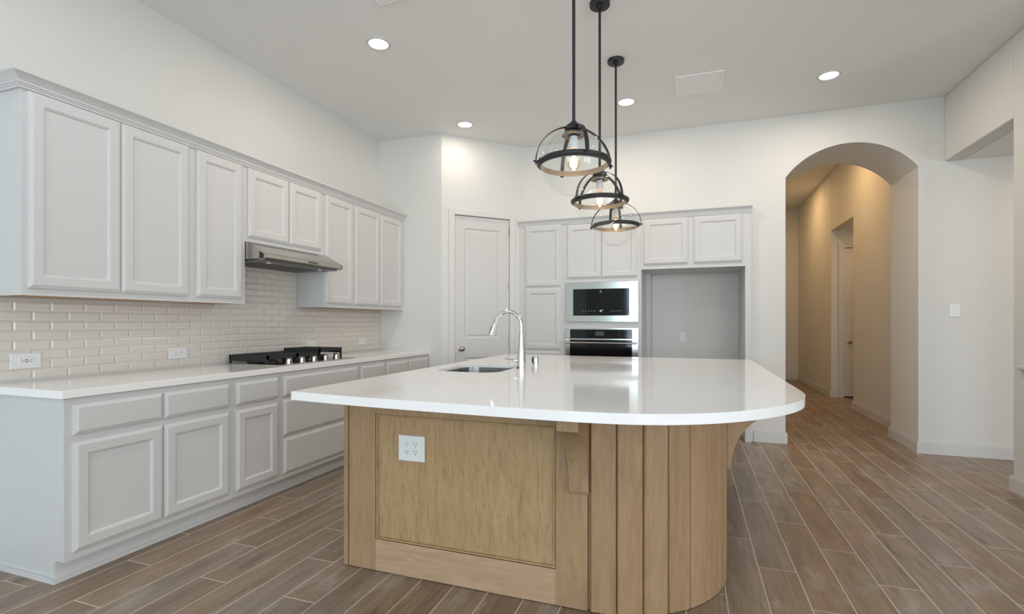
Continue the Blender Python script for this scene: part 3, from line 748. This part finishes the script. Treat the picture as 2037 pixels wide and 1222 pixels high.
rect_rings(bm, PX1-PX0, PZ1-PZ0, [(0,-0.0003),(0,-0.007),(0.0028,-0.007),(0.0030,-0.0015),(0.0095,-0.0025),(0.0100,-0.0135),(0.0125,-0.0135),(0.0125,-0.0115)], open_back=True)
xf(bm, UX, V3, NYm, (PX0, IY, PZ0)); mk('recessed_panel', bm, 'maple_panel', t)
# slatted curved corner and right side
bm = BM()
def slat(bm, p0, p1, th_=0.022):
    """vertical board from p0 to p1 (outer face), chamfered long edges"""
    d = Vector((p1[0]-p0[0], p1[1]-p0[1])); L_ = d.length; d /= L_; n = Vector((d.y, -d.x)); g_ = 0.0028; c = 0.0075
    P0 = Vector(p0)
    o = [(g_, -th_), (g_, -c*0.8), (c, 0), (L_-c, 0), (L_-g_, -c*0.8), (L_-g_, -th_)]
    prism(bm, [tuple(P0+d*a+n*b) for a, b in o], 'z', 0.004, 0.8745)
ns = 8
for i in range(ns):
    a, b = PI/2*i/ns, PI/2*(i+1)/ns
    slat(bm, (IXC+IR*math.sin(a), IY+IR-IR*math.cos(a)), (IXC+IR*math.sin(b), IY+IR-IR*math.cos(b)))
y = IY+IR
while y < IYE-0.05:
    slat(bm, (IXR, y), (IXR, min(y+0.113, IYE))); y += 0.113
mk('slatted_panel', bm, 'maple_slat', t, label='vertical maple boards wrapping the rounded corner')
# corbels
def corbel_profile(depth, z0, z1):
    zc = z1-0.062; pr = [(0, z1), (depth, z1), (depth, zc)]
    for i in range(1, 15):
        q = i/15; dd = 0.018; cx_, cz_ = dd+0.07*(depth-dd), zc-0.22*(zc-z0)
        pr.append(((1-q)**2*depth+2*q*(1-q)*cx_+q*q*dd, (1-q)**2*zc+2*q*(1-q)*cz_+q*q*(z0+0.012)))
    pr += [(0.018, z0+0.010), (0.014, z0), (0, z0)]
    return pr
bm = BM(); prism(bm, [(IY-0.0005-a, b) for a, b in corbel_profile(0.230, 0.505, 0.8745)], 'x', -0.487, -0.402); mk('corbel', bm, 'maple', t, bevel=0.002)
bm = BM(); prism(bm, [(IXR+0.0005+a, b) for a, b in corbel_profile(0.250, 0.505, 0.8745)], 'y', 2.71, 2.795); mk('corbel', bm, 'maple', t, bevel=0.002)

# island slab with sink cut-out
edge = [(-1.742,1.852),(-1.548,1.829),(-1.316,1.806),(-1.10,1.793),(-0.88,1.784),(-0.66,1.778),(-0.50,1.776),(-0.36,1.779),(-0.25,1.788),(-0.16,1.805),
        (-0.08,1.830),(-0.01,1.860),(0.07,1.905),(0.159,1.970),(0.25,2.058),(0.34,2.170),(0.41,2.287),(0.456,2.405),(0.483,2.525),(0.492,2.66)]
def catmull(P, n=5):
    out = []
    for i in range(len(P)-1):
        p0 = P[max(i-1,0)]; p1 = P[i]; p2 = P[i+1]; p3 = P[min(i+2,len(P)-1)]
        for k in range(n):
            s = k/n
            out.append(tuple(0.5*((2*p1[j])+(-p0[j]+p2[j])*s+(2*p0[j]-5*p1[j]+4*p2[j]-p3[j])*s*s+(-p0[j]+3*p1[j]-3*p2[j]+p3[j])*s**3) for j in (0,1)))
    out.append(P[-1]); return out
outer = catmull(edge) + [(0.492,4.73), (-1.742,4.73)]
SX0, SX1, SY0, SY1, SR = -1.600, -1.155, 2.945, 3.490, 0.11
def rrect(x0_, x1_, y0_, y1_, r, n=8):
    out = []
    for cx, cy, a0_ in ((x1_-r,y1_-r,0),(x0_+r,y1_-r,PI/2),(x0_+r,y0_+r,PI),(x1_-r,y0_+r,1.5*PI)):
        for i in range(n+1):
            a = a0_+PI/2*i/n; out.append((cx+r*math.cos(a), cy+r*math.sin(a)))
    return out
hole = rrect(SX0, SX1, SY0, SY1, SR)
bm = BM(); es = []
for loop in (outer, hole):
    vs = [bm.verts.new((p[0], p[1], 0.914)) for p in loop]
    for i in range(len(vs)): es.append(bm.edges.new((vs[i], vs[(i+1) % len(vs)])))
bmesh.ops.triangle_fill(bm, edges=es, use_beauty=True)
r = bmesh.ops.extrude_face_region(bm, geom=bm.faces[:])
bmesh.ops.translate(bm, verts=[v for v in r['geom'] if isinstance(v, bmesh.types.BMVert)], vec=(0,0,-0.039))
tag(mk('island_countertop', bm, 'quartz', smooth=30, bevel=0.003), 'white quartz slab with a rounded front right corner on the maple island', 'countertop')
# sink
bm = BM(); loops = []
for ins, z, rr in ((-0.02,0.8745,SR+0.02),(-0.004,0.8745,SR),(0.0016,0.8746,SR),(0.0012,0.896,SR),(0.0035,0.896,SR),(0.006,0.87,SR),(0.016,0.70,SR-0.01),(0.03,0.672,SR-0.02),(0.12,0.664,0.05)):
    loops.append([bm.verts.new((p[0], p[1], z)) for p in rrect(SX0+ins, SX1-ins, SY0+ins, SY1-ins, rr)])
for a, b in zip(loops, loops[1:]):
    k = len(a)
    for i in range(k): bm.faces.new((a[i], a[(i+1) % k], b[(i+1) % k], b[i]))
bm.faces.new(loops[-1])
sk = mk('kitchen_sink', bm, 'sinksteel', smooth=50)
tag(sk, 'undermount stainless single bowl sink in the island top', 'sink')
bm = BM(); lathe(bm, [(0.042,0.6645),(0.040,0.667),(0.030,0.666),(0.028,0.6655)], ((SX0+SX1)/2, (SY0+SY1)/2, 0), seg=24); mk('drain', bm, 'chrome', sk, smooth=40)
# faucet
FX, FY = -1.080, 3.243
t = thing('kitchen_faucet', 'tall chrome gooseneck pull-down faucet beside the island sink', 'faucet', (FX, FY, 0.914))
bm = BM(); lathe(bm, [(0.032,0.0),(0.032,0.045),(0.0315,0.052),(0.030,0.075),(0.0265,0.11),(0.022,0.16),(0.0185,0.20),(0.0165,0.235),(0.0155,0.245)], seg=32); mk('body', bm, 'chrome', t, smooth=40)
RA = 0.095; arcp = [(0,0,0.24),(0,0,0.30)]
for i in range(1, 17):
    a = math.radians(10*i); arcp.append((-RA+RA*math.cos(a), 0, 0.300+RA*math.sin(a)))
ax_, az_ = arcp[-1][0], arcp[-1][2]
def down(t_): return (ax_-0.342*t_, 0, az_-0.940*t_)
arcp.append(down(0.030))
bm = BM(); tube(bm, arcp, 0.0145, 16); mk('spout', bm, 'chrome', t, smooth=60)
bm = BM(); tube(bm, [down(0.024), down(0.034), down(0.075), down(0.105)], [0.0165,0.0175,0.0195,0.0215], 18); sh = mk('spray_head', bm, 'chrome', t, smooth=60)
bm = BM(); d0, d1 = down(0.040), down(0.088); tube(bm, [(d0[0]-0.0175,-0.004,d0[2]-0.006),(d1[0]-0.0195,-0.004,d1[2]-0.007)], [0.005,0.005], 10); mk('spray_button', bm, 'black', sh, smooth=60)
bm = BM(); tube(bm, [(-0.015,-0.010,0.060),(-0.046,-0.016,0.063)], [0.012,0.010], 14); tube(bm, [(-0.044,-0.016,0.064),(-0.118,-0.020,0.074)], [0.0045,0.0035], 12); mk('lever', bm, 'chrome', t, smooth=50)
t = thing('soap_dispenser', 'short chrome air gap cap standing right of the faucet', 'sink fitting', (-1.092, 3.62, 0.914))
bm = BM(); lathe(bm, [(0.027,0.0),(0.027,0.006),(0.0235,0.008),(0.0225,0.062),(0.021,0.067)], seg=28); mk('cap', bm, 'chrome', t, smooth=35)
bm = BM()
for s_ in (-1,): box(bm, -0.0235, -0.012, -0.021, -0.012, 0.014, 0.056)
mk('vent_slot', bm, 'black', t)
# island outlet
plate('power_outlet', 'square white four-socket outlet on the maple end panel of the island', 'outlet', (-1.268, IY-0.009+0.018, 0.6235), UX, NYm, 0.1440, 0.1240, 'quad')

# ------------------------------------------------------------------ pendant lamps
def pendant(loc, stem_top, label, rz):
    t = thing('pendant_lamp', label, 'pendant lamp', loc, rz, group=None)
    R, RO = 0.165, 0.190
    bm = BM(); L_ = stem_top-loc[2]
    lathe(bm, [(0.0085,0.205),(0.0085,L_-0.02)], seg=14); mk('stem', bm, 'bronze', t, smooth=40)
    bm = BM(); lathe(bm, [(0.020,L_-0.045),(0.022,L_-0.027),(0.064,L_-0.025),(0.066,L_-0.020),(0.066,L_-0.0005)], seg=36); mk('canopy', bm, 'bronze', t, smooth=30)
    bm = BM(); lathe(bm, [(0.030,0.140),(0.032,0.160),(0.047,0.166),(0.047,0.176),(0.040,0.190),(0.018,0.206),(0.012,0.215)], seg=32); mk('hub', bm, 'bronze', t, smooth=30)
    for i in range(4):
        a = PI/2*i; ca_, sa_ = math.cos(a), math.sin(a); pts = []
        for j in range(13):
            q = math.radians(4 + 73*j/12); rr = 0.199
            pts.append((ca_*rr*math.cos(q)*(1.0), sa_*rr*math.cos(q), 0.185*math.sin(q)+(-0.006 if j == 0 else 0)))
        pts.insert(0, (ca_*0.199, sa_*0.199, -0.016))
        bm = BM(); tube(bm, pts, 0, flat=(0.020, 0.0035, (-sa_, ca_, 0)))
        arm = mk('arm', bm, 'bronze', t, smooth=40)
        bm = BM(); tube(bm, [(ca_*0.188, sa_*0.188, -0.002), (ca_*0.211, sa_*0.211, -0.002)], 0.0048, 12); mk('screw', bm, 'bronze', arm, smooth=40)
    bm = BM(); lathe(bm, [(0.1715,-0.015),(0.179,-0.0135),(RO-0.002,-0.006),(RO,0.001),(RO-0.003,0.009),(0.1715,0.010),(0.1715,-0.015)], seg=72, cap=False); mk('ring_band', bm, 'bronze', t, smooth=30)
    bm = BM(); lathe(bm, [(0.1695,-0.0180),(0.1716,-0.0180),(0.1716,0.0100),(0.1695,0.0100),(0.1695,-0.0180)], seg=72, cap=False); mk('lit_inner_band', bm, 'nickel_and_lit', t, smooth=30, label='inner face of the ring, coloured lighter as if lit by the bulb')  # bulb light on the ring's inner side, put into a paler colour
    prof = []
    for j in range(37):
        q = math.radians(-90 + 160*j/36); prof.append((max(R*math.cos(q), 0.0005), R*math.sin(q)))
    bm = BM(); lathe(bm, prof, seg=64, cap=False); gb = mk('glass_globe', bm, 'glass', t, smooth=180)
    bm = BM(); lathe(bm, [(0.026,0.158),(0.032,0.154),(0.056,0.146),(0.062,0.141),(0.058,0.139),(0.026,0.142)], seg=36); mk('cap_plate', bm, 'nickel_and_lit', t, smooth=40)
    bm = BM(); lathe(bm, [(0.020,0.135),(0.020,0.118),(0.0225,0.116),(0.0225,0.075),(0.019,0.072)], seg=24); so = mk('socket', bm, 'ceramic', t, smooth=30)
    bm = BM(); lathe(bm, [(0.013,0.074),(0.014,0.062),(0.024,0.035),(0.0305,0.006),(0.030,-0.012),(0.022,-0.030),(0.008,-0.038),(0.001,-0.039)], seg=28, cap=False); mk('bulb', bm, 'bulbglass', t, smooth=180)
    bm = BM(); lathe(bm, [(0.004,0.052),(0.008,0.040),(0.017,0.020),(0.021,0.0),(0.016,-0.018),(0.004,-0.026)], seg=16); fl = mk('filament', bm, 'filament', t, smooth=60)
    l = bpy.data.lights.new('bulb_light', 'POINT'); l.energy = 1.6; l.color = (1.0, 0.72, 0.48); l.shadow_soft_size = 0.03
    lo = bpy.data.objects.new('bulb_light', l); C.objects.link(lo); lo.parent = t; lo.location = (0,0,-0.05)
    return t
pendant((-0.556, 2.515, 2.045), ZC, 'black and clear glass globe pendant nearest the viewer, the largest of three', math.radians(31))
pendant((-0.556, 3.300, 2.030), ZC, 'middle of the three black and clear glass globe pendants over the island', math.radians(53))
pendant((-0.556, 4.064, 2.008), ZC, 'farthest and smallest-looking of the three black and clear glass globe pendants', math.radians(-4))

# ------------------------------------------------------------------ ceiling fixtures
def downlight(x, y, label, power=9, z=ZC, col=(1.0, 0.85, 0.72), group='recessed ceiling lights'):
    t = thing('recessed_light', label, 'ceiling light', (x, y, z), group=group)
    bm = BM(); lathe(bm, [(0.092,-0.0005),(0.092,-0.004),(0.088,-0.008),(0.072,-0.009),(0.070,-0.004),(0.070,-0.0005)], seg=48, cap=False); mk('trim_ring', bm, 'trim', t, smooth=40)
    bm = BM(); lathe(bm, [(0.070,-0.001),(0.070,-0.0045),(0.066,-0.0050)], seg=40); mk('lens', bm, 'lamp', t, smooth=30)
    l = bpy.data.lights.new('downlight', 'AREA'); l.shape = 'DISK'; l.size = 0.13; l.energy = power; l.color = col
    lo = bpy.data.objects.new('downlight', l); C.objects.link(lo); lo.parent = t; lo.location = (0,0,-0.012)
    return t
DL = [(-2.206,3.224,'round recessed light nearest the viewer on the left, over the worktop aisle'),
      (-2.243,4.846,'round recessed light in front of the angled pantry wall'),
      (-0.566,4.861,'round recessed light beside the stem of the farthest pendant'),
      (1.116,4.911,'round recessed light at the right, in front of the arch'),
      (-2.2,1.2,None),(1.1,2.6,None),(-0.5,-0.4,None),(1.4,-0.4,None),(-2.2,-0.9,None)]  # entries without a label are out of view, added for their light
for x, y, lb in DL: downlight(x, y, lb or 'unseen recessed light added in the ceiling to fill the room', (3.2 if x < -2.2 and y > 4 else 10.5) if lb else 7, col=(1.0, 0.85, 0.72) if lb else (0.92, 0.95, 1.0))
def vent(x0_, x1_, y0_, y1_, label, n, split):
    t = thing('ceiling_vent', label, 'vent', ((x0_+x1_)/2, (y0_+y1_)/2, ZC), world=True)
    f = 0.022; zz = ZC-0.0005
    bm = BM()
    for b in ((x0_,x1_,y0_,y0_+f),(x0_,x1_,y1_-f,y1_),(x0_,x0_+f,y0_+f,y1_-f),(x1_-f,x1_,y0_+f,y1_-f)): box(bm, *b, zz-0.008, zz)
    if split: xm = (x0_+x1_)/2; box(bm, xm-0.010, xm+0.010, y0_+f, y1_-f, zz-0.008, zz)
    mk('frame', bm, 'register', t, bevel=0.002)
    bm = BM()
    cols = [(x0_+f, x1_-f)] if not split else [(x0_+f, (x0_+x1_)/2-0.010), ((x0_+x1_)/2+0.010, x1_-f)]
    for a, b in cols:
        for i in range(n):
            y = y0_+f+(y1_-y0_-2*f)*(i+0.5)/n; prism(bm, [(y-0.008,zz-0.002),(y+0.006,zz-0.008),(y+0.007,zz-0.0068),(y-0.007,zz-0.0008)], 'x', a, b)
    mk('louvres', bm, 'register', t)
vent(-0.120, 0.275, 4.515, 4.905, 'square white air vent in the ceiling between two recessed lights', 16, True)
vent(-1.93, -1.72, 2.45, 2.835, 'white ceiling air vent cut off by the top edge of the view', 14, False)

# hall lights: warm lamps
def hall_lamp(x, y, z, power, label):
    return downlight(x, y, label, power, z, (1.0, 0.60, 0.26), None)
hall_lamp(1.50, 7.75, HZ, 14, 'warm recessed light in the hall ceiling just beyond the arch')
hall_lamp(1.50, 10.4, HZ, 13, 'warm recessed light at the far end of the hall ceiling')
hall_lamp(2.9, 9.0, 2.74, 3.2, 'warm recessed light in the low vestibule ceiling')
downlight(3.3, 4.9, 'unseen recessed light added in the side passage to brighten it', 6, 2.73, (1.0, 0.7, 0.45))  # no lamp known here; added to brighten the passage
